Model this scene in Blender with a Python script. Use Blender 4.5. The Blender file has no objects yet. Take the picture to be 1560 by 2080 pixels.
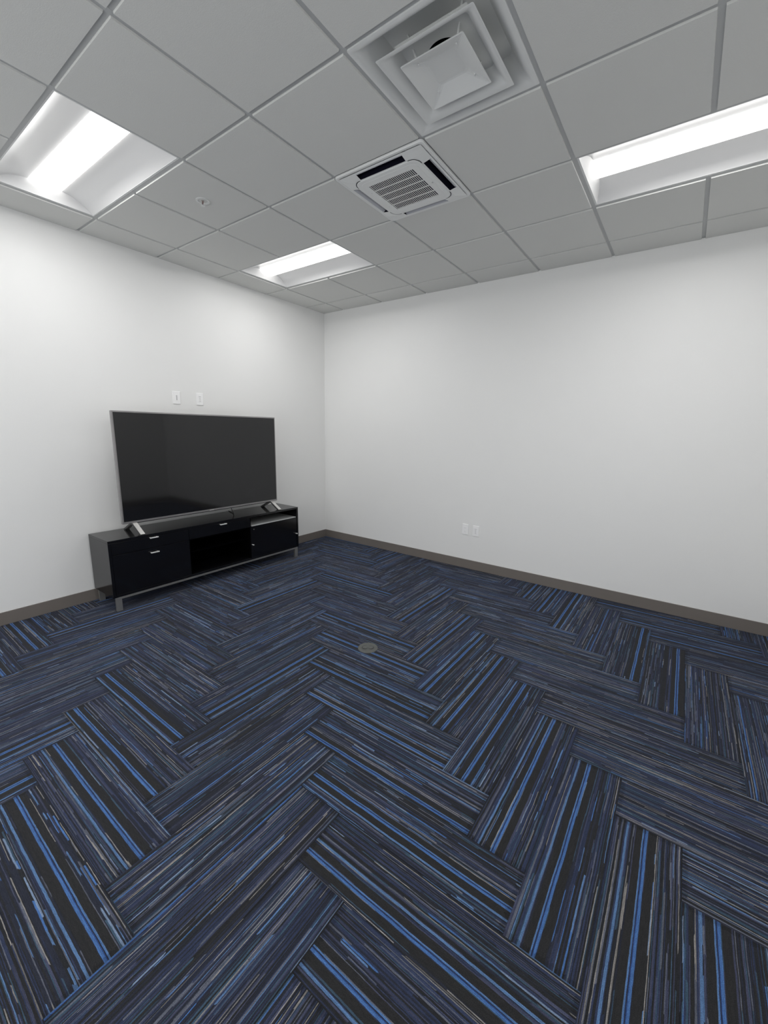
import bpy, bmesh, math, random
import numpy as np
from mathutils import Vector, Matrix

C = bpy.context.scene.collection
S = bpy.context.scene

# ------------------------------------------------------------------ camera, world, exposure
def camera_axes(yaw, pitch, roll):
    d = Vector((math.cos(pitch)*math.cos(yaw), math.cos(pitch)*math.sin(yaw), math.sin(pitch)))
    r = d.cross(Vector((0, 0, 1))).normalized(); u = r.cross(d)
    c, s = math.cos(roll), math.sin(roll)
    return c*r+s*u, -s*r+c*u, d
cam_data = bpy.data.cameras.new('camera'); cam = bpy.data.objects.new('camera', cam_data); C.objects.link(cam)
cr, cu, cd = camera_axes(2.19433166, -0.198300524, 0.0213745838)
m = Matrix.Identity(4)
for k in range(3):
    m[k][0], m[k][1], m[k][2] = cr[k], cu[k], -cd[k]
m[0][3], m[1][3], m[2][3] = 4.10553794, -4.25562234, 1.55213293
cam.matrix_world = m
cam_data.sensor_fit = 'VERTICAL'; cam_data.sensor_height = 36.0
cam_data.lens = 36.0*836.729/2080.0
cam_data.clip_start = 0.02
S.camera = cam

world = bpy.data.worlds.new('world'); S.world = world; world.use_nodes = True
world.node_tree.nodes['Background'].inputs[0].default_value = (0.97, 0.985, 1.0, 1)
world.node_tree.nodes['Background'].inputs[1].default_value = 2.6
S.view_settings.view_transform = 'Standard'; S.view_settings.look = 'None'
S.view_settings.gamma = 1.0; S.view_settings.use_curve_mapping = False
S.view_settings.exposure = 0.25
LENS_GLOW = 3.6            # what the lens surface itself shows
LAMP_WATTS = 7.8          # each troffer's lamp
S.cycles.max_bounces = 14; S.cycles.diffuse_bounces = 8; S.cycles.glossy_bounces = 6

# ------------------------------------------------------------------ dimensions
T = 0.6096                       # ceiling module
GX, GY = 0.3455, 0.3266          # first grid line off the left / right wall
H = 3.031                        # ceiling face
RX, RY = GX*2+7*T, -(GY*2+9*T)   # room size (x to RX, y down to RY)
gx = lambda i: GX+T*i
gy = lambda j: -(GY+T*j)

# ------------------------------------------------------------------ materials
def lin(c):
    f = lambda v: v/12.92 if v <= 0.04045 else ((v+0.055)/1.055)**2.4
    return tuple(f(v/255) for v in c)+(1.0,)
def mat(name, col, rough=0.5, metal=0.0, spec=0.5, noise=0.0, nscale=40, bump=0.0, bscale=200, coat=0.0, sheen=0.0, emit=None, estr=0):
    M = bpy.data.materials.new(name); M.use_nodes = True
    nt = M.node_tree; b = nt.nodes['Principled BSDF']
    b.inputs['Base Color'].default_value = col
    b.inputs['Roughness'].default_value = rough
    b.inputs['Metallic'].default_value = metal
    b.inputs['Specular IOR Level'].default_value = spec
    b.inputs['Coat Weight'].default_value = coat
    b.inputs['Sheen Weight'].default_value = sheen
    tc = nt.nodes.new('ShaderNodeTexCoord')
    if noise:
        n = nt.nodes.new('ShaderNodeTexNoise'); n.inputs['Scale'].default_value = nscale; n.inputs['Detail'].default_value = 4
        nt.links.new(tc.outputs['Object'], n.inputs['Vector'])
        r = nt.nodes.new('ShaderNodeMapRange'); r.inputs['To Min'].default_value = 1-noise; r.inputs['To Max'].default_value = 1+noise
        nt.links.new(n.outputs['Fac'], r.inputs['Value'])
        v = nt.nodes.new('ShaderNodeVectorMath'); v.operation = 'SCALE'
        v.inputs[0].default_value = col[:3]; nt.links.new(r.outputs[0], v.inputs['Scale'])
        nt.links.new(v.outputs[0], b.inputs['Base Color'])
    if bump:
        n2 = nt.nodes.new('ShaderNodeTexNoise'); n2.inputs['Scale'].default_value = bscale; n2.inputs['Detail'].default_value = 3
        nt.links.new(tc.outputs['Object'], n2.inputs['Vector'])
        bp = nt.nodes.new('ShaderNodeBump'); bp.inputs['Strength'].default_value = bump; bp.inputs['Distance'].default_value = 0.002
        nt.links.new(n2.outputs['Fac'], bp.inputs['Height']); nt.links.new(bp.outputs[0], b.inputs['Normal'])
    if emit:
        b.inputs['Emission Color'].default_value = emit; b.inputs['Emission Strength'].default_value = estr
    return M

M_wall = mat('wall_paint', (0.84, 0.84, 0.83, 1), 0.42, spec=0.35, bump=0.25, bscale=260, noise=0.01, nscale=3)
M_tile = mat('ceiling_tile', (0.70, 0.703, 0.682, 1), 0.9, spec=0.1, bump=0.3, bscale=300, noise=0.03, nscale=260)
M_grid = mat('ceiling_grid_steel', (0.50, 0.51, 0.51, 1), 0.5, spec=0.3)
M_base = mat('rubber_baseboard', lin((116, 110, 105)), 0.5, spec=0.35, noise=0.04, nscale=8)
M_refl = mat('troffer_reflector', (0.76, 0.76, 0.76, 1), 0.35, spec=0.4)
M_lens = mat('troffer_lens', (0.9, 0.9, 0.9, 1), 0.4, emit=(1.0, 0.985, 0.96, 1), estr=LENS_GLOW)
M_wmet = mat('white_enamel_steel', (0.74, 0.75, 0.74, 1), 0.35, spec=0.5)
M_wpla = mat('white_plastic', (0.78, 0.79, 0.78, 1), 0.35)
M_vane = mat('pale_grey_vane', (0.55, 0.56, 0.60, 1), 0.4)
M_dark = mat('dark_void', (0.006, 0.006, 0.012, 1), 0.9, spec=0.05)
M_fil = mat('grille_filter', (0.02, 0.02, 0.045, 1), 0.8, spec=0.1)
M_plate = mat('outlet_plate', (0.93, 0.93, 0.93, 1), 0.3)
M_slot = mat('outlet_slot_grey', (0.55, 0.55, 0.56, 1), 0.6)
M_blk = mat('black_lacquered_wood', (0.004, 0.004, 0.005, 1), 0.12, spec=0.5, bump=0.0, bscale=120)
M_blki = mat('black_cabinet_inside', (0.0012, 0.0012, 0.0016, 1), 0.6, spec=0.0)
M_mull = mat('dark_aluminium', (0.08, 0.08, 0.085, 1), 0.4, metal=0.6)
M_glass = bpy.data.materials.new('fill_window_glass'); M_glass.use_nodes = True
_nt = M_glass.node_tree; _nt.nodes.clear()
_o = _nt.nodes.new('ShaderNodeOutputMaterial'); _mx = _nt.nodes.new('ShaderNodeMixShader'); _tr = _nt.nodes.new('ShaderNodeBsdfTransparent'); _gl = _nt.nodes.new('ShaderNodeBsdfGlossy')
_gl.inputs['Roughness'].default_value = 0.02; _mx.inputs[0].default_value = 0.08
_nt.links.new(_tr.outputs[0], _mx.inputs[1]); _nt.links.new(_gl.outputs[0], _mx.inputs[2]); _nt.links.new(_mx.outputs[0], _o.inputs['Surface'])
M_shelf = mat('satin_grey_shelf', (0.48, 0.49, 0.49, 1), 0.4, spec=0.5)
M_steel = mat('brushed_steel', (0.50, 0.49, 0.45, 1), 0.38, metal=0.9, noise=0.04, nscale=60)
M_hand = mat('polished_handle', (0.95, 0.95, 0.93, 1), 0.4, metal=0.5)
M_scr = mat('television_glass', (0.008, 0.008, 0.009, 1), 0.07, spec=0.65)
M_bez = mat('gunmetal_bezel', (0.32, 0.31, 0.31, 1), 0.35, metal=0.6)
M_tvb = mat('television_back', (0.02, 0.02, 0.021, 1), 0.5)
M_foot = mat('silver_foot', (0.80, 0.79, 0.77, 1), 0.3, metal=0.85)
M_footd = mat('foot_inner', (0.05, 0.05, 0.05, 1), 0.4)
M_cord = mat('black_cord', (0.01, 0.01, 0.01, 1), 0.5)
M_fbox = mat('grey_floor_cover', lin((86, 88, 86)), 0.5, spec=0.3)
M_fgap = mat('floor_cover_groove', (0.03, 0.03, 0.035, 1), 0.7)
M_brass = mat('sprinkler_metal', (0.55, 0.52, 0.50, 1), 0.3, metal=0.9)
M_bulb = mat('sprinkler_bulb', (0.15, 0.02, 0.02, 1), 0.15)

# ------------------------------------------------------------------ mesh helpers
def box(bm, x0, x1, y0, y1, z0, z1):
    vs = [bm.verts.new((x, y, z)) for x in (x0, x1) for y in (y0, y1) for z in (z0, z1)]
    for f in ((0, 1, 3, 2), (4, 6, 7, 5), (0, 4, 5, 1), (2, 3, 7, 6), (0, 2, 6, 4), (1, 5, 7, 3)):
        bm.faces.new([vs[k] for k in f])
    return vs
def cyl(bm, p0, p1, r0, r1=None, n=24, cap=True):
    p0, p1 = Vector(p0), Vector(p1); r1 = r0 if r1 is None else r1
    d = (p1-p0).normalized(); a = d.orthogonal().normalized(); b = d.cross(a)
    A = [bm.verts.new(p0+(a*math.cos(t)+b*math.sin(t))*r0) for t in (2*math.pi*k/n for k in range(n))]
    B = [bm.verts.new(p1+(a*math.cos(t)+b*math.sin(t))*r1) for t in (2*math.pi*k/n for k in range(n))]
    for k in range(n): bm.faces.new((A[k], A[(k+1) % n], B[(k+1) % n], B[k]))
    if cap: bm.faces.new(A[::-1]); bm.faces.new(B)
def obj(name, bm, material, parent=None, bevel=0, smooth=False, seg=2, offset=None):
    bmesh.ops.recalc_face_normals(bm, faces=bm.faces)
    me = bpy.data.meshes.new(name); bm.to_mesh(me); bm.free()
    mats = material if isinstance(material, (list, tuple)) else [material]
    for q in mats: me.materials.append(q)
    if smooth:
        for f in me.polygons: f.use_smooth = True
        me.set_sharp_from_angle(angle=math.radians(40))
    o = bpy.data.objects.new(name, me); C.objects.link(o)
    if parent is not None:
        o.parent = parent
    if bevel:
        md = o.modifiers.new('bevel', 'BEVEL'); md.width = bevel; md.segments = seg; md.limit_method = 'ANGLE'
    return o
def boxobj(name, dims, material, parent=None, bevel=0):
    bm = bmesh.new(); box(bm, *dims); return obj(name, bm, material, parent, bevel)
def struct(o): o['kind'] = 'structure'; return o
def thing(name, label, cat, loc, group=None, rotz=0):
    o = bpy.data.objects.new(name, None); C.objects.link(o); o.empty_display_size = 0.1
    o.location = loc; o.rotation_euler = (0, 0, rotz); o['label'] = label; o['category'] = cat
    if group: o['group'] = group
    return o
def dup(root, loc, label):
    def cp(o, par):
        c = o.copy(); C.objects.link(c)
        if par: c.parent = par
        for ch in o.children: cp(ch, c)
        return c
    kids = list(root.children)
    r = root.copy(); C.objects.link(r); r.location = loc; r['label'] = label
    for ch in kids: cp(ch, r)
    return r
def rrect(hx, hy, r, n=6, cx=0, cy=0):
    pts = []
    for sx, sy, a0 in ((1, 1, 0), (-1, 1, 90), (-1, -1, 180), (1, -1, 270)):
        for k in range(n+1):
            a = math.radians(a0+90*k/n)
            pts.append((cx+sx*(hx-r)+r*math.cos(a), cy+sy*(hy-r)+r*math.sin(a)))
    return pts
def loops(bm, rings, close_last=True, close_first=False, mats=None):
    """rings: list of (points2d, z)"""
    V = [[bm.verts.new((x, y, z)) for x, y in pts] for pts, z in rings]
    n = len(V[0])
    for q in range(len(V)-1):
        for k in range(n):
            f = bm.faces.new((V[q][k], V[q][(k+1) % n], V[q+1][(k+1) % n], V[q+1][k]))
            if mats: f.material_index = mats[q]
    if close_last:
        f = bm.faces.new(V[-1])
        if mats: f.material_index = mats[-1]
    if close_first: bm.faces.new(V[0][::-1])
    return V

# ------------------------------------------------------------------ room shell
def wall(name, dims):
    return struct(boxobj(name, dims, M_wall))
TH = 0.12
wall('wall_left', (-TH, 0, RY-TH, TH, 0, H+0.25))
wall('wall_right', (0, RX, 0, TH, 0, H+0.25))
wall('wall_east', (RX, RX+TH, RY-TH, TH, 0, H+0.25))
WX0, WX1, WZ0, WZ1 = 0.7, 4.25, 0.10, 2.65                # unseen glazed opening behind the camera, added for daylight fill
bm = bmesh.new()
box(bm, 0, WX0, RY-TH, RY, 0, H+0.25); box(bm, WX1, RX, RY-TH, RY, 0, H+0.25)
box(bm, WX0, WX1, RY-TH, RY, 0, WZ0); box(bm, WX0, WX1, RY-TH, RY, WZ1, H+0.25)
struct(obj('wall_back', bm, M_wall))
win = struct(thing('fill_window_1', '', '', (0, 0, 0))); del win['label']; del win['category']  # added glazing, out of view, lets in soft cool fill to even the walls
n_m = 3
for k in range(n_m+1):
    x = WX0+.025+(WX1-WX0-.05)*k/n_m
    boxobj('mullion', (x-.025, x+.025, RY-.085, RY-.035, WZ0, WZ1), M_mull, win, .002)
for z in (WZ0, WZ1-.05): boxobj('rail', (WX0+.05, WX1-.05, RY-.084, RY-.036, z, z+.05), M_mull, win, .002)
for k in range(n_m):
    a_, b_ = WX0+.05+(WX1-WX0-.05)*k/n_m, WX0+(WX1-WX0-.05)*(k+1)/n_m
    boxobj('pane', (a_, b_, RY-.063, RY-.057, WZ0+.05, WZ1-.05), M_glass, win)
pd = bpy.data.lights.new('fill_window_portal', 'AREA'); pd.shape = 'RECTANGLE'; pd.size = WX1-WX0; pd.size_y = WZ1-WZ0
pd.cycles.is_portal = True
po = bpy.data.objects.new('fill_window_portal', pd); C.objects.link(po); po.location = ((WX0+WX1)/2, RY-TH-.01, (WZ0+WZ1)/2)
po.rotation_euler = (math.radians(90), 0, 0)
BH, BT = 0.103, 0.009
def baseboard(name, pts_dims):
    return struct(boxobj(name, pts_dims, M_base, bevel=0.002))
baseboard('baseboard_left', (0, BT, RY, 0, 0, BH))
baseboard('baseboard_right', (BT, RX-BT, -BT, 0, 0, BH))
baseboard('baseboard_east', (RX-BT, RX, RY, 0, 0, BH))
baseboard('baseboard_back', (BT, RX-BT, RY, RY+BT, 0, BH))

# fixtures take cells out of the tile field
lights = [(0, 1), (0, 4), (0, 7), (5, 1), (5, 4), (5, 7)]   # (i, j): spans i..i+2 , j..j+1
holes = set()
for i, j in lights: holes |= {(i, j), (i+1, j)}
AC = (3, 2); DIF = (4, 3)
holes |= {AC, DIF}
REV, DEP = 0.0105, 0.008
bm = bmesh.new()
xs = [0]+[gx(i) for i in range(8)]+[RX]
ys = [0]+[gy(j) for j in range(10)]+[RY]
for a in range(9):
    for c in range(11):
        if (a-1, c-1) in holes: continue
        x0, x1, y0, y1 = xs[a], xs[a+1], ys[c+1], ys[c]
        ex0 = REV if a > 0 else 0; ex1 = REV if a < 8 else 0
        ey1 = REV if c > 0 else 0; ey0 = REV if c < 10 else 0
        x0 += ex0; x1 -= ex1; y0 += ey0; y1 -= ey1
        e = 0.0025
        vs = box(bm, x0, x1, y0, y1, H, H+0.016)
        for v in vs:                                     # eased lower edge
            if v.co.z < H+0.001:
                v.co.x += e if v.co.x < (x0+x1)/2 else -e
                v.co.y += e if v.co.y < (y0+y1)/2 else -e
        # upstand of the slanted edge
ceil_o = struct(obj('ceiling', bm, M_tile))
bm = bmesh.new()
gw = 0.012
gb = [0]+[gy(j) for j in range(10)]+[RY]
for i in range(8):                                   # main runners, interrupted where a light spans two modules
    for q in range(11):
        if any(li+1 == i and q == lj+1 for li, lj in lights): continue
        box(bm, gx(i)-gw, gx(i)+gw, gb[q+1]-(gw if q < 10 and any(li+1 == i and q == lj for li, lj in lights) else 0), gb[q]+(gw if any(li+1 == i and q-1 == lj+1 for li, lj in lights) else 0) if q else 0, H+DEP, H+DEP+0.02)
for j in range(10):
    prev = 0.0
    for i in range(9):
        x1 = gx(i)-gw if i < 8 else RX
        box(bm, prev, x1, gy(j)-gw, gy(j)+gw, H+DEP+0.0005, H+DEP+0.0205)
        prev = gx(i)+gw if i < 8 else RX
g = obj('grid', bm, M_grid, ceil_o)
# plenum deck that closes the room above the grid
bm = bmesh.new(); box(bm, -TH, RX+TH, RY-TH, TH, H+0.25, H+0.33)
deck = struct(obj('ceiling_deck', bm, M_grid))
deck.name = 'trim_1'

# ------------------------------------------------------------------ floor: 9 x 36 inch herringbone carpet planks
rng = np.random.default_rng(11)
PW = 0.2286; PL = 4; FX, FY = -0.045, 0.0
NV, NU = 92, 60
def L3(c): return np.array(lin(c)[:3])
K = 0.95
PAL = dict(dark=L3((38, 39, 41)), brown=L3((41, 41, 41)), ink=L3((40, 43, 54)), navy=L3((48, 56, 80)),
           viol=L3((65, 69, 90)), grey=L3((90, 94, 106)), taupe=L3((134, 131, 128)), pale=L3((114, 132, 158)),
           steel=L3((84, 114, 154)), blue=L3((70, 106, 160)), deep=L3((45, 69, 120)), teal=L3((57, 77, 95)))
def plank_colors(r, cluster, line, edge_top, busy):
    """NV x NU x 3 colours: v across the plank, u along it"""
    col = np.zeros((NV, NU, 3))
    tint = r.choice(['dark', 'brown', 'dark', 'ink'])
    v = 0
    while v < NV:
        w = int(r.choice([1, 1, 1, 1, 2, 2]))
        kind = r.random()
        base = PAL[r.choice([tint, tint, 'ink', 'dark', 'navy' if busy > 0.5 else 'ink'])]
        row = np.tile(base, (NU, 1))
        if kind < 0.31: seq = None
        elif kind < 0.58: seq = (['navy', 'viol', 'ink', 'viol', 'navy', 'teal'], 8, 30, 0.75)
        elif kind < 0.78: seq = (['viol', 'grey', 'grey', 'teal', 'navy'], 5, 24, 0.7*busy+0.25)
        elif kind < 0.90: seq = (['taupe', 'grey', 'taupe'], 3, 22, 0.55*busy+0.1); w = 1
        else: seq = (['steel', 'pale', 'blue', 'teal', 'steel'], 3, 16, 0.42)
        if seq:
            u = -int(r.integers(0, 10))
            while u < NU:
                l = int(r.integers(seq[1], seq[2]))
                if r.random() < seq[3]:
                    c = PAL[r.choice(seq[0])]*r.uniform(0.8, 1.15)
                    row[max(0, u):max(0, u+l)] = c
                u += l
        for q in range(v, min(NV, v+w)): col[q] = row*r.uniform(0.88, 1.1)
        v += w
    def put(vc, mm, names, cont=True, amp=0.12):
        n = max(1, int(round(mm/2.485))); v0 = int(vc*NV)
        for q in range(n):
            vv = v0+q
            if 0 <= vv < NV:
                wob = 1+amp*np.interp(np.arange(NU), np.arange(0, NU+8, 6), r.uniform(-1, 1, len(np.arange(0, NU+8, 6))))
                col[vv] = PAL[names[q % len(names)]][None]*wob[:, None]
    if cluster is not None:
        put(cluster-0.10, 22, ['brown'], amp=0.04)
        put(cluster+0.09, 26, ['brown'], amp=0.04)
        put(cluster, 18, ['steel', 'blue', 'deep', 'deep', 'deep', 'blue', 'blue'], amp=0.22)
        put(cluster+0.022, 2.4, ['ink'], amp=0.1); put(cluster+0.044, 2.4, ['blue'], amp=0.1)
        if line is not None: put(line, 7.4, ['steel', 'steel', 'steel'], amp=0.18)
    elif line is not None:
        put(line, 7.4, ['steel', 'blue', 'deep'], amp=0.25)
    if edge_top: put(0.0, 6, ['steel', 'pale'], amp=0.2)
    put(0.985, 3, ['dark'], amp=0)
    col *= K*r.uniform(0.86, 1.12, (NV, NU, 1))
    col[0] *= 0.6; col[-1] *= 0.6; col[:, 0] *= 0.7; col[:, -1] *= 0.7
    return np.clip(col, 0, 1)
XS = {10: (0.80, 0.45), 11: (0.86, 0.66), 12: (0.88, None), 13: (0.60, 0.80), 14: (0.74, 0.55), 15: (0.62, 0.86), 9: (0.30, 0.55), 8: (0.2, 0.6)}
VV, FF, CC = [], [], []
base_n = 0
seen = set()
for j in range(-8, 29):
    for i in range(-8, 25):
        d = (i-j) % 8
        if d == 0: typ, a, b_ = 'x', i, j
        elif d == 7: typ, a, b_ = 'y', i, j
        else: continue
        ux0, vy0 = FX+a*PW, FY-b_*PW
        if typ == 'x':
            if ux0 > RX or ux0+4*PW < 0 or vy0-PW > 0 or vy0 < RY: continue
        else:
            if ux0 > RX or ux0+PW < 0 or vy0 < RY or vy0-4*PW > 0: continue
        r = np.random.default_rng((a+50)*977+(b_+50)*31+(7 if typ == 'x' else 3))
        cl = r.uniform(0.15, 0.8) if r.random() < 0.5 else None
        ln = (cl+r.choice([-0.24, 0.24])) if cl and r.random() < 0.8 else (r.uniform(0.1, 0.9) if r.random() < 0.4 else None)
        busy = r.uniform(0.35, 1.0)
        et = r.random() < 0.15
        if typ == 'x' and a == b_ and a in XS: cl, ln = XS[a]; et = a in (12,); busy = 0.8
        if typ == 'y' and b_-a in (-7, 1) and a > 8 and b_ > 4 and b_-a == -7:
            cl, ln = 0.40+r.uniform(-.05, .05), 0.2; busy = 0.85
        if typ == 'x' and a-b_ == 8: cl = None; ln = None; busy = 0.9
        if typ == 'y' and b_-a == 1 and r.random() < 0.6: cl = None
        col = plank_colors(r, cl, ln, et, busy)
        # warped yarn edges
        vg = np.linspace(0, PW, NV+1)[:, None]*np.ones((1, NU+1)); ug = np.linspace(0, 4*PW, NU+1)[None, :]*np.ones((NV+1, 1))
        kx = np.arange(0, NU+8, 5)
        slow = np.interp(np.arange(NU+1), kx, r.uniform(-1, 1, len(kx)))*0.0009
        jit = r.uniform(-1, 1, (NV+1, NU+1))*0.00045
        wv = np.ones(NV+1); wv[0] = wv[-1] = 0
        vg = vg+(slow[None, :]+jit)*wv[:, None]
        wu = np.ones(NU+1); wu[0] = wu[-1] = 0
        ug = ug+r.uniform(-0.006, 0.006, (NV+1, 1))*wu[None, :]
        if typ == 'x': X, Y = ux0+ug, vy0-vg
        else: X, Y = ux0+vg, vy0-ug
        X = np.clip(X, 0, RX); Y = np.clip(Y, RY, 0)
        P = np.stack([X, Y, np.zeros_like(X)], -1).reshape(-1, 3)
        idx = np.arange((NV+1)*(NU+1)).reshape(NV+1, NU+1)
        q = np.stack([idx[:-1, :-1], idx[:-1, 1:], idx[1:, 1:], idx[1:, :-1]], -1).reshape(-1, 4)
        if typ == 'x': q = q[:, ::-1]
        A = P[q]; keep = (np.abs(A[:, 2, 0]-A[:, 0, 0]) > 1e-5) & (np.abs(A[:, 2, 1]-A[:, 0, 1]) > 1e-5)
        VV.append(P); FF.append(q[keep]+base_n); CC.append(col.reshape(-1, 3)[keep]); base_n += len(P)
V = np.concatenate(VV); F = np.concatenate(FF); COL = np.concatenate(CC)
me = bpy.data.meshes.new('floor')
me.vertices.add(len(V)); me.vertices.foreach_set('co', V.astype(np.float32).ravel())
me.loops.add(F.size); me.loops.foreach_set('vertex_index', F.astype(np.int32).ravel())
me.polygons.add(len(F)); me.polygons.foreach_set('loop_start', np.arange(0, F.size, 4, dtype=np.int32))
at = me.attributes.new('yarn', 'FLOAT_COLOR', 'FACE')
at.data.foreach_set('color', np.concatenate([COL, np.ones((len(COL), 1))], 1).astype(np.float32).ravel())
me.update(calc_edges=True)
M_car = bpy.data.materials.new('striped_carpet'); M_car.use_nodes = True
nt = M_car.node_tree; b = nt.nodes['Principled BSDF']
b.inputs['Roughness'].default_value = 0.95; b.inputs['Specular IOR Level'].default_value = 0.1
b.inputs['Sheen Weight'].default_value = 0.06; b.inputs['Sheen Roughness'].default_value = 0.6
b.inputs['Sheen Tint'].default_value = (0.75, 0.78, 1.0, 1)
an = nt.nodes.new('ShaderNodeAttribute'); an.attribute_name = 'yarn'
tc = nt.nodes.new('ShaderNodeTexCoord'); no = nt.nodes.new('ShaderNodeTexNoise')
no.inputs['Scale'].default_value = 420; no.inputs['Detail'].default_value = 3
nt.links.new(tc.outputs['Object'], no.inputs['Vector'])
mr = nt.nodes.new('ShaderNodeMapRange'); mr.inputs['From Min'].default_value = 0.3; mr.inputs['From Max'].default_value = 0.7
mr.inputs['To Min'].default_value = 0.65; mr.inputs['To Max'].default_value = 1.35
nt.links.new(no.outputs['Fac'], mr.inputs['Value'])
vm = nt.nodes.new('ShaderNodeVectorMath'); vm.operation = 'SCALE'
nt.links.new(an.outputs['Color'], vm.inputs[0]); nt.links.new(mr.outputs[0], vm.inputs['Scale'])
nt.links.new(vm.outputs[0], b.inputs['Base Color'])
bp = nt.nodes.new('ShaderNodeBump'); bp.inputs['Strength'].default_value = 0.6; bp.inputs['Distance'].default_value = 0.003
nt.links.new(no.outputs['Fac'], bp.inputs['Height']); nt.links.new(bp.outputs[0], b.inputs['Normal'])
me.materials.append(M_car)
fl = bpy.data.objects.new('floor', me); C.objects.link(fl); struct(fl)

# ------------------------------------------------------------------ recessed troffer lights (2 x 4 ft)
def make_troffer(label):
    t = thing('ceiling_light', label, 'ceiling light', (0, 0, 0), 'recessed white ceiling lights with a glowing lens')
    hx, hy = T-0.010, T/2-0.010
    # flange frame
    bm = bmesh.new()
    o_, i_ = rrect(hx, hy, 0.0005, 1), rrect(hx-0.012, hy-0.010, 0.0005, 1)
    loops(bm, [(o_, 0.018), (o_, 0.010), (i_, 0.010), (i_, 0.014)], close_last=False)
    obj('frame', bm, M_wmet, t)
    # curved reflector wings, one per side
    ex = hx-0.012; ly = 0.088; N = 14; lh = 0.070
    for s in (-1, 1):
        bm = bmesh.new(); prof = []
        y0 = hy-0.010
        for k in range(N+1):
            u = k/N
            y = y0+(ly+0.004-y0)*u
            z = 0.011+(lh-.005)*(math.sin(u*math.pi/2))**0.9 if u > 0 else 0.011
            prof.append((s*y, z))
        R0 = [bm.verts.new((-ex, y, z)) for y, z in prof]; R1 = [bm.verts.new((ex, y, z)) for y, z in prof]
        for k in range(N): bm.faces.new((R0[k], R0[k+1], R1[k+1], R1[k]))
        obj('reflector', bm, M_refl, t, smooth=True)
    # end caps, leaning inward
    for s in (-1, 1):
        bm = bmesh.new(); prof = []
        y0 = hy-0.010
        ys_ = [-y0+2*y0*k/24 for k in range(25)]
        lo = [bm.verts.new((s*ex, y, 0.011)) for y in ys_]
        hi = []
        for y in ys_:
            u = min(1, max(0, (y0-abs(y))/(y0-ly)))
            hi.append(bm.verts.new((s*(ex-0.035*math.sin(u*math.pi/2)), y, 0.011+(lh-0.003)*math.sin(u*math.pi/2)**0.9+0.0005)))
        for k in range(24): bm.faces.new((lo[k], lo[k+1], hi[k+1], hi[k]))
        obj('end_cap', bm, M_refl, t, smooth=True)
    # lens basket: shallow bow
    bm = bmesh.new(); prof = []
    for k in range(13):
        u = -1+2*k/12
        prof.append((u*ly, 0.073-0.030*(1-u*u)**0.55))
    R0 = [bm.verts.new((-ex+0.020, y, z)) for y, z in prof]; R1 = [bm.verts.new((ex-0.020, y, z)) for y, z in prof]
    for k in range(12): bm.faces.new((R0[k], R0[k+1], R1[k+1], R1[k]))
    bm.faces.new(R0); bm.faces.new(R1)
    obj('lens', bm, M_lens, t, smooth=True)
    # the lamp itself, lying on the lens face
    ld = bpy.data.lights.new('lamp', 'AREA'); ld.shape = 'RECTANGLE'; ld.size = 2*ex-.50; ld.size_y = 2*ly-.01
    ld.energy = LAMP_WATTS; ld.color = (1.0, 0.992, 0.985); ld.spread = math.radians(180)
    lo_ = bpy.data.objects.new('lamp', ld); C.objects.link(lo_); lo_.parent = t; lo_.location = (0, 0, .0415)
    # housing pan above
    bm = bmesh.new()
    box(bm, -hx, hx, -hy, hy, 0.085, 0.11)
    for d_ in ((-hx, -hx+0.004, -hy, hy), (hx-0.004, hx, -hy, hy), (-hx, hx, -hy, -hy+0.004), (-hx, hx, hy-0.004, hy)):
        box(bm, *d_, 0.012, 0.085)
    obj('housing', bm, M_wmet, t)
    return t
def lloc(i, j): return (gx(i)+T, (gy(j)+gy(j+1))/2, H)
tl = {(0, 1): 'recessed white ceiling light nearest the room corner, smallest of those in view',
      (0, 4): 'recessed ceiling light at the left edge, touching the left wall border tiles',
      (5, 1): 'long recessed ceiling light at the right, above the bare right wall',
      (0, 7): 'recessed ceiling light by the left wall in the row nearest the back wall',
      (5, 4): 'recessed ceiling light in the middle row on the side away from the television',
      (5, 7): 'recessed ceiling light nearest the back wall, away from the television wall'}
t0 = make_troffer(tl[(0, 1)]); t0.location = lloc(0, 1)
for k in lights[1:]: dup(t0, lloc(*k), tl[k])

# ------------------------------------------------------------------ square cone diffuser
t = thing('air_diffuser', 'square white stepped-cone air diffuser in the ceiling tiles', 'air vent', (gx(DIF[0])+T/2, gy(DIF[1])-T/2, H))
q4 = lambda h, r=0.006: rrect(h, h, r, 3)
bm = bmesh.new()
loops(bm, [(q4(.296), .010), (q4(.296), .003), (q4(.288), .001), (q4(.276), .003), (q4(.262, .02), .012), (q4(.235, .03), .05), (q4(.205, .03), .095), (q4(.085, .03), .098)], close_last=False)
obj('outer_cone', bm, M_wmet, t, smooth=True)
bm = bmesh.new()
loops(bm, [(q4(.210), -.013), (q4(.214), -.016), (q4(.209), -.0175), (q4(.185, .01), -.006), (q4(.165, .015), .012), (q4(.150, .02), .045)], close_last=False)
obj('middle_cone', bm, M_wmet, t, smooth=True)
bm = bmesh.new()
loops(bm, [(q4(.138), -.017), (q4(.141), -.021), (q4(.137), -.022), (q4(.072, .022), .010), (q4(.064, .025), .012)], close_last=True)
obj('centre_plate', bm, M_wmet, t)
bm = bmesh.new()          # back plate with the round duct neck
N = 48; sq = []
for k in range(N):
    a = 2*math.pi*k/N; c_, s_ = math.cos(a), math.sin(a); f = 0.160/max(abs(c_), abs(s_)); sq.append((c_*f, s_*f))
ci = [(0.082*math.cos(2*math.pi*k/N), 0.082*math.sin(2*math.pi*k/N)) for k in range(N)]
loops(bm, [(sq, .045), (ci, .047)], close_last=False)
obj('neck_plate', bm, M_wmet, t)
bm = bmesh.new(); loops(bm, [(ci, .047), (ci, .24)], close_last=True)
obj('duct_neck', bm, M_dark, t)
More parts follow.
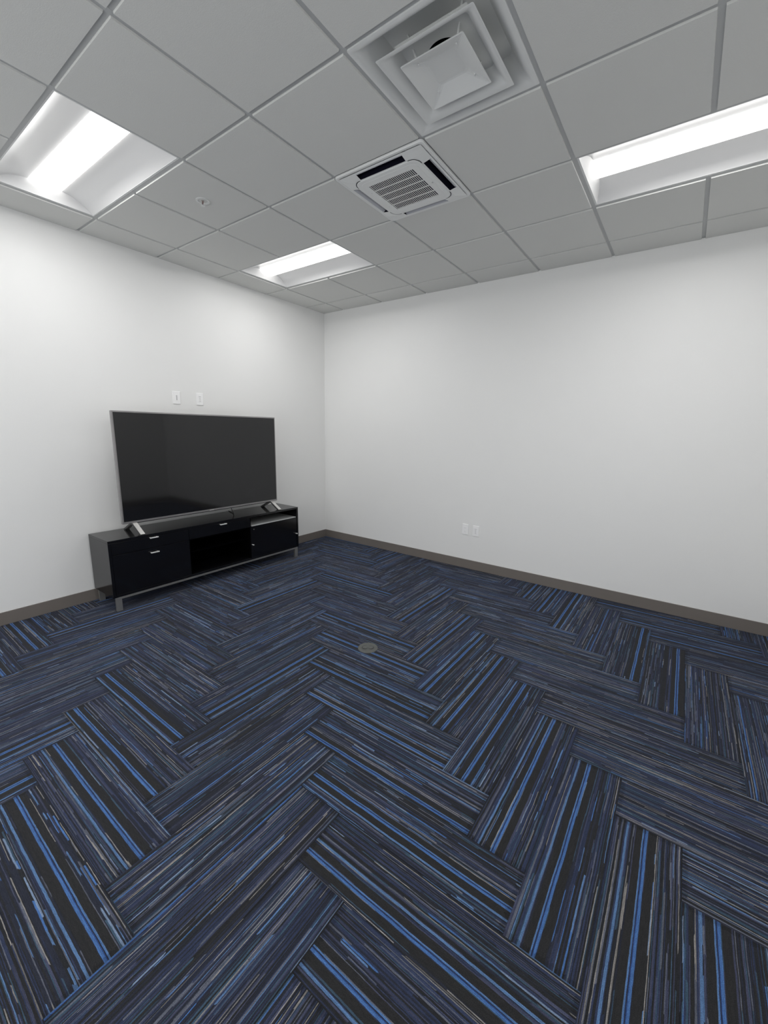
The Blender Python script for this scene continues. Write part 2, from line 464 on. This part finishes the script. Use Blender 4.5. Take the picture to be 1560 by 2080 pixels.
for a in range(4):
    c_, s_ = math.cos(a*math.pi/2+math.pi/4), math.sin(a*math.pi/2+math.pi/4)
    bm = bmesh.new(); cyl(bm, (c_*.12, s_*.12, -.004), (c_*.17, s_*.17, .094), .004, n=8)
    obj('bracket', bm, M_wmet, t)

# ------------------------------------------------------------------ ceiling cassette air conditioner
t = thing('air_conditioner', 'white square ceiling cassette air conditioner with slotted grille', 'air conditioner', (gx(AC[0])+T/2, gy(AC[1])-T/2, H))
hp = 0.308
bm = bmesh.new()
# panel surface as a grid with four trenches, z bulging towards the middle
SL0, SL1, SH = 0.232, 0.276, 0.160
cs = sorted({-hp+.02, -SL1, -SL0, -SH, 0, SH, SL0, SL1, hp-.02})
def zp(x, y):
    m_ = max(abs(x), abs(y)); return -0.006-0.014*min(1, max(0, (hp-m_)/(hp-SL0)))
gv = {}
for x in cs:
    for y in cs: gv[(x, y)] = bm.verts.new((x, y, zp(x, y)))
def trench(x, y):
    ax, ay = abs(x), abs(y)
    return (SL0 < ax < SL1 and ay < SH) or (SL0 < ay < SL1 and ax < SH)
for p in range(len(cs)-1):
    for q in range(len(cs)-1):
        mx, my = (cs[p]+cs[p+1])/2, (cs[q]+cs[q+1])/2
        if trench(mx, my) or (abs(mx) < SL0 and abs(my) < SL0 and abs(mx) < SH and abs(my) < SH): continue
        bm.faces.new((gv[(cs[p], cs[q])], gv[(cs[p+1], cs[q])], gv[(cs[p+1], cs[q+1])], gv[(cs[p], cs[q+1])]))
# rim
rim_o = rrect(hp, hp, .022, 5); rim_i = rrect(hp-.02, hp-.02, .012, 5)
loops(bm, [(rim_o, 0.004), (rim_o, -.005), ([(x*.993, y*.993) for x, y in rim_o], -.0085), (rim_i, -.0072)], close_last=False)
obj('panel', bm, M_wpla, t)
for a in range(4):                                        # outlets: dark throat and the pale flap
    rot = Matrix.Rotation(a*math.pi/2, 4, 'Z')
    bm = bmesh.new()
    vs = [bm.verts.new(v) for v in ((-SH, SL0, -.020), (SH, SL0, -.020), (SH, SL0+.012, .05), (-SH, SL0+.012, .05), (SH, SL1, .03), (-SH, SL1, .03), (SH, SL1, -.013), (-SH, SL1, -.013))]
    bm.faces.new((vs[0], vs[1], vs[2], vs[3])); bm.faces.new((vs[3], vs[2], vs[4], vs[5])); bm.faces.new((vs[5], vs[4], vs[6], vs[7]))
    bm.faces.new((vs[0], vs[3], vs[5], vs[7])); bm.faces.new((vs[1], vs[6], vs[4], vs[2]))
    bm.faces.ensure_lookup_table(); bm.faces[2].material_index = 1
    bmesh.ops.transform(bm, matrix=rot, verts=bm.verts)
    obj('air_outlet', bm, [M_dark, M_vane], t)
    bm = bmesh.new(); pr = [(SL0+.017, .012), (SL0+.024, .000), (SL0+.033, -.009), (SL1-.001, -.0135), (SL1-.001, -.011), (SL0+.034, -.006), (SL0+.026, .003), (SL0+.020, .013)]
    A_ = [bm.verts.new((-SH+.001, y, z)) for y, z in pr]; B_ = [bm.verts.new((SH-.001, y, z)) for y, z in pr]
    n = len(pr)
    for k in range(n): bm.faces.new((A_[k], A_[(k+1) % n], B_[(k+1) % n], B_[k]))
    bm.faces.new(A_[::-1]); bm.faces.new(B_)
    bmesh.ops.transform(bm, matrix=rot, verts=bm.verts)
    obj('flap', bm, M_vane, t, smooth=True)
# centre grille: frame with five rows of slits
bm = bmesh.new()
GH = 0.160
o1 = rrect(.223, .223, .05, 8)
o2 = rrect(.219, .219, .048, 8); sqr = rrect(GH, GH, .0001, 8)
loops(bm, [(o1, -.012), (o1, -.0225), (o2, -.0245), (rrect(.2, .2, .04, 8), -.0245), (rrect(.197, .197, .038, 8), -.026), (sqr, -.026), (sqr, -.018)], close_last=False)
rows = 5; rw = 2*GH/rows
for k in range(rows+1):
    y = -GH+rw*k; box(bm, -GH, GH, y-.0032, y+.0032, -.0262, -.0240)
ns = 26
for k in range(ns+1):
    x = -GH+2*GH*k/ns; box(bm, x-.0021, x+.0021, -GH, GH, -.0257, -.0243)
obj('grille', bm, M_wpla, t)
bm = bmesh.new(); box(bm, -GH-.005, GH+.005, -GH-.005, GH+.005, -.017, -.016); obj('filter', bm, M_fil, t)
for sx, sy, a0 in ((1, 1, 0), (-1, 1, 90), (-1, -1, 180), (1, -1, 270)):
    cx_, cy_ = sx*(.226-.052), sy*(.226-.052); prev = None; bm = bmesh.new()   # dark seam arc round a grille corner
    for k in range(13):
        a = math.radians(a0-6+102*k/12); c_, s_ = math.cos(a), math.sin(a)
        v0 = bm.verts.new((cx_+.050*c_, cy_+.050*s_, -.0212)); v1 = bm.verts.new((cx_+.0545*c_, cy_+.0545*s_, -.0212))
        if prev: bm.faces.new((prev[0], v0, v1, prev[1]))
        prev = (v0, v1)
    obj('corner_seam', bm, M_dark, t)
bm = bmesh.new(); box(bm, .186, .194, .012, .022, -.0275, -.0245); obj('badge', bm, M_slot, t)
for x, y in ((-.185, -.09), (-.185, .1)):
    bm = bmesh.new(); cyl(bm, (x, y, -.0245), (x, y, -.0262), .003, n=10); obj('screw', bm, M_vane, t)
boxobj('body', (-.285, .285, -.285, .285, .055, .24), M_wmet, t)

# ------------------------------------------------------------------ fire sprinkler
t = thing('fire_sprinkler', 'small recessed fire sprinkler in a ceiling tile by the left light', 'sprinkler', (gx(1)+T/2, gy(3)-T/2, H))
bm = bmesh.new()
ring = lambda r_: [(r_*math.cos(2*math.pi*k/32), r_*math.sin(2*math.pi*k/32)) for k in range(32)]
loops(bm, [(ring(.044), .0), (ring(.0445), -.003), (ring(.040), -.005), (ring(.031), -.004), (ring(.026), .012)], close_last=False)
obj('escutcheon', bm, M_wmet, t, smooth=True)
bm = bmesh.new(); cyl(bm, (0, 0, .014), (0, 0, .002), .0255, n=20); obj('cup', bm, M_footd, t)
bm = bmesh.new()
cyl(bm, (0, 0, .006), (0, 0, -.004), .009)
for s in (-1, 1):
    cyl(bm, (s*.008, 0, -.002), (s*.010, 0, -.014), .002, n=8); cyl(bm, (s*.010, 0, -.014), (0, 0, -.026), .002, n=8)
cyl(bm, (0, 0, -.024), (0, 0, -.030), .004, n=12)
obj('sprinkler_frame', bm, M_brass, t)
bm = bmesh.new(); cyl(bm, (0, 0, -.004), (0, 0, -.024), .0022, n=10); obj('glass_bulb', bm, M_bulb, t)
bm = bmesh.new(); cyl(bm, (0, 0, -.030), (0, 0, -.0325), .014, n=20); obj('deflector', bm, M_wmet, t)

# ------------------------------------------------------------------ wall plates
def plate(name, label, cat, loc, rotz, face):
    t = thing(name, label, cat, loc, None, rotz)          # local: x right, -y out of the wall, z up
    bm = bmesh.new(); box(bm, -.038, .038, -.006, 0, -.060, .060)
    obj('cover_plate', bm, M_plate, t, bevel=0.0025)
    bm = bmesh.new(); box(bm, -.0165, .0165, -.0078, -.005, -.0335, .0335)
    obj('insert', bm, M_plate, t, bevel=0.001)
    def slot(n_, x0, x1, z0, z1): boxobj(n_, (x0, x1, -.0083, -.007, z0, z1), M_slot, t)
    if face == 'brush':
        slot('opening', -.006, .006, -.024, .024)
    elif face == 'duplex':
        for z in (.019, -.019):
            slot('socket_slot', -.0075, -.0055, z-.004, z+.005); slot('socket_slot', .0055, .0075, z-.004, z+.004)
            bm = bmesh.new(); cyl(bm, (0, -.007, z-.0105), (0, -.0083, z-.0105), .0026, n=12); obj('ground_hole', bm, M_slot, t)
    else:
        for k, w in enumerate((.012, .007, .007, .008)):
            z = .024-k*.0155; slot('port', -w, w, z-.0028, z+.0028)
    for z in (-.0485, .0485):
        bm = bmesh.new(); cyl(bm, (0, -.0058, z), (0, -.0068, z), .003, n=12); obj('screw', bm, M_plate, t)
plate('cable_plate', 'white wall plate with one tall slot, above the television on the left', 'wall plate', (0, -2.073, 1.812), math.pi/2, 'brush')
plate('data_plate', 'white four-port wall plate above the television, right one of the pair', 'wall plate', (0, -1.831, 1.814), math.pi/2, 'data')
plate('power_outlet', 'white duplex power outlet low on the bare right wall', 'outlet', (2.193, 0, .454), 0, 'duplex')
plate('data_plate', 'white four-port plate low on the right wall, beside the power outlet', 'wall plate', (2.322, 0, .452), 0, 'data')

# ------------------------------------------------------------------ floor outlet cover
t = thing('floor_outlet', 'round grey floor outlet cover set in the blue carpet', 'floor outlet', (2.437, -2.099, 0))
bm = bmesh.new(); loops(bm, [(ring(.072), .0), (ring(.0705), .003), (ring(.066), .0045), (ring(.052), .0048), (ring(.050), .004)], close_last=True)
obj('cover_ring', bm, M_fbox, t, smooth=True)
for s in (-1, 1):
    bm = bmesh.new(); prev = None
    cx_, cy_ = s*.021*.8, s*.021*.6
    for k in range(25):
        a = math.radians(36+(0 if s > 0 else 180)-125+250*k/24); c_, s_ = math.cos(a), math.sin(a)
        v0 = bm.verts.new((cx_+.019*c_, cy_+.019*s_, .0052)); v1 = bm.verts.new((cx_+.0225*c_, cy_+.0225*s_, .0052))
        if prev: bm.faces.new((prev[0], v0, v1, prev[1]))
        prev = (v0, v1)
    obj('lid_groove', bm, M_fgap, t)
    bm = bmesh.new(); cyl(bm, (cx_, cy_, .004), (cx_, cy_, .0062), .018, n=28); obj('lid', bm, M_fbox, t, bevel=.0006)

# ------------------------------------------------------------------ media console
X0, X1, Y0, Y1, Z0, Z1 = .035, .42, -2.955, -.908, .120, .613
t = thing('media_console', 'long black lacquered media console on a steel frame against the left wall', 'tv stand', (0, 0, 0))
th = .022
ya, yb = -2.273, -1.592                                    # partitions
bm = bmesh.new()
box(bm, X0, X1, Y0, Y1, Z1-th, Z1)                         # top
box(bm, X0, X1, Y0, Y0+th, Z0, Z1-th); box(bm, X0, X1, Y1-th, Y1, Z0, Z1-th)
box(bm, X0, X1, Y0+th, Y1-th, Z0, Z0+th)
obj('carcass', bm, M_blk, t, bevel=.0012)
bm = bmesh.new()
box(bm, X0, X0+.008, Y0+th, Y1-th, Z0+th, Z1-th)
for y in (ya, yb): box(bm, X0+.008, X1-.004, y-.009, y+.009, Z0+th, Z1-th)
box(bm, X0+.008, X1-.02, Y0+th, ya-.009, .478, .486); box(bm, X0+.008, X1-.02, ya+.009, yb-.009, .470, .486)
obj('partition', bm, M_blki, t)
boxobj('shelf', (X0+.008, X1-.03, ya+.009, yb-.009, .348, .364), M_blki, t, .001)
sh_ = boxobj('shelf', (X0+.008, X1-.003, yb+.020, Y1-th-.012, .4905, .5), M_shelf, t, .001); sh_['label'] = 'satin grey shelf'
def handle(parent, y, z):
    bm = bmesh.new(); box(bm, X1+.018, X1+.026, y-.036, y+.036, z-.005, z+.005)
    for s in (-1, 1): box(bm, X1-.001, X1+.019, y+s*.028-.003, y+s*.028+.003, z-.003, z+.003)
    obj('handle', bm, M_hand, parent, bevel=.0012)
def knob(parent, y, z):
    bm = bmesh.new(); cyl(bm, (X1-.001, y, z), (X1+.030, y, z), .004, .0062, n=16); obj('knob', bm, M_hand, parent)
g_ = .002
dr = boxobj('drawer', (X1-.02, X1, Y0+th+g_, ya-g_, .488, Z1-th-g_), M_blk, t, .001); handle(dr, -2.598, .581)
dr = boxobj('drawer', (X1-.02, X1, ya+g_, yb-g_, .488, Z1-th-g_), M_blk, t, .001); handle(dr, -1.921, .581)
dr = boxobj('door', (X1-.02, X1, Y0+th+g_, ya-g_, Z0+th+g_, .484), M_blk, t, .001); handle(dr, -2.601, .448)
dr = boxobj('door', (X1-.02, X1, yb+g_, Y1-th-g_-.006, Z0+th+g_, .490), M_blk, t, .001)
knob(dr, -1.578, .291); knob(dr, -.952, .296)
bm = bmesh.new(); cyl(bm, (X1-.001, -1.549, .456), (X1+.004, -1.549, .456), .005, n=14); obj('lock', bm, M_steel, dr)
bm = bmesh.new()
FZ = .120
box(bm, X1-.022, X1-.002, Y0+.062, Y1-.062, FZ-.020, FZ); box(bm, X0+.012, X0+.032, Y0+.062, Y1-.062, FZ-.020, FZ)
for y in (Y0+.020, Y1-.040): box(bm, X0+.030, X1-.024, y, y+.02, FZ-.012, FZ)
obj('frame', bm, M_steel, t, bevel=.001)
for x in (X0+.010, X1-.024):
    for y in (Y0+.018, Y1-.062):
        boxobj('leg', (x, x+.024, y, y+.044, 0, FZ), M_steel, t, .001)

# ------------------------------------------------------------------ television
t = thing('television', 'large black flat screen television standing on the black console', 'television', (0, 0, 0))
tx, ty0, ty1, tz0, tz1 = .262, -2.767, -1.088, .697, 1.657
boxobj('frame', (tx-.030, tx, ty0, ty1, tz0, tz1), M_bez, t, .003)
boxobj('back_housing', (tx-.075, tx-.029, ty0+.18, ty1-.18, tz0+.03, tz0+.62), M_tvb, t, .012)
boxobj('screen', (tx-.002, tx+.0008, ty0+.013, ty1-.011, tz0+.019, tz1-.012), M_scr, t)
boxobj('logo_bar', (tx, tx+.0016, -1.955, -1.905, tz0+.006, tz0+.012), M_foot, t)
boxobj('underside_trim', (tx-.028, tx-.006, ty0+.12, ty1-.12, tz0-.006, tz0+.001), M_tvb, t, .001)
for fy in (-2.672, -1.168):
    z0 = Z1
    pr = [(tx+.136, z0), (tx+.142, z0+.006), (tx+.008, tz0), (tx-.036, tz0), (tx-.186, z0+.006), (tx-.180, z0),
          (tx-.162, z0), (tx-.034, tz0-.016), (tx+.000, tz0-.016), (tx+.108, z0)]
    bm = bmesh.new(); w = .019
    A_ = [bm.verts.new((x, fy-w, z)) for x, z in pr]; B_ = [bm.verts.new((x, fy+w, z)) for x, z in pr]; n = len(pr)
    for k in range(n):
        f = bm.faces.new((A_[k], A_[(k+1) % n], B_[(k+1) % n], B_[k]))
        if k in (3, 4): f.material_index = 1
    for R_ in (A_, B_):
        for tri in ((0, 1, 2, 8, 9), (2, 3, 7, 8), (3, 4, 5, 6, 7)):
            f = bm.faces.new([R_[k] for k in tri]); f.material_index = 1
    obj('foot', bm, [M_foot, M_footd], t)
cp = [Vector(c_) for c_ in ((tx-.040, -1.70, .80), (tx-.034, -1.698, .74), (tx-.022, -1.692, .69), (tx-.010, -1.685, .65), (tx-.014, -1.672, .625), (tx-.045, -1.655, Z1+.004), (.13, -1.62, Z1+.004), (.06, -1.60, Z1+.004), (.036, -1.590, Z1+.0045))]
pts = []
for k in range(len(cp)-1):                                   # Catmull-Rom through the points
    p0, p1, p2, p3 = cp[max(k-1, 0)], cp[k], cp[k+1], cp[min(k+2, len(cp)-1)]
    for q in range(6):
        u = q/6; pts.append(.5*((2*p1)+(p2-p0)*u+(2*p0-5*p1+4*p2-p3)*u*u+(3*p1-p0-3*p2+p3)*u**3))
pts.append(cp[-1])
bm = bmesh.new(); prev = None
for k, c_ in enumerate(pts):
    d_ = (pts[min(k+1, len(pts)-1)]-pts[max(k-1, 0)]).normalized(); a_ = d_.cross(Vector((0, 1, .01))).normalized(); b_ = d_.cross(a_)
    rg = [bm.verts.new(c_+(a_*math.cos(2*math.pi*q/10)+b_*math.sin(2*math.pi*q/10))*.0035) for q in range(10)]
    if prev:
        for q in range(10): bm.faces.new((prev[q], prev[(q+1) % 10], rg[(q+1) % 10], rg[q]))
    prev = rg
obj('power_cord', bm, M_cord, t, smooth=True)
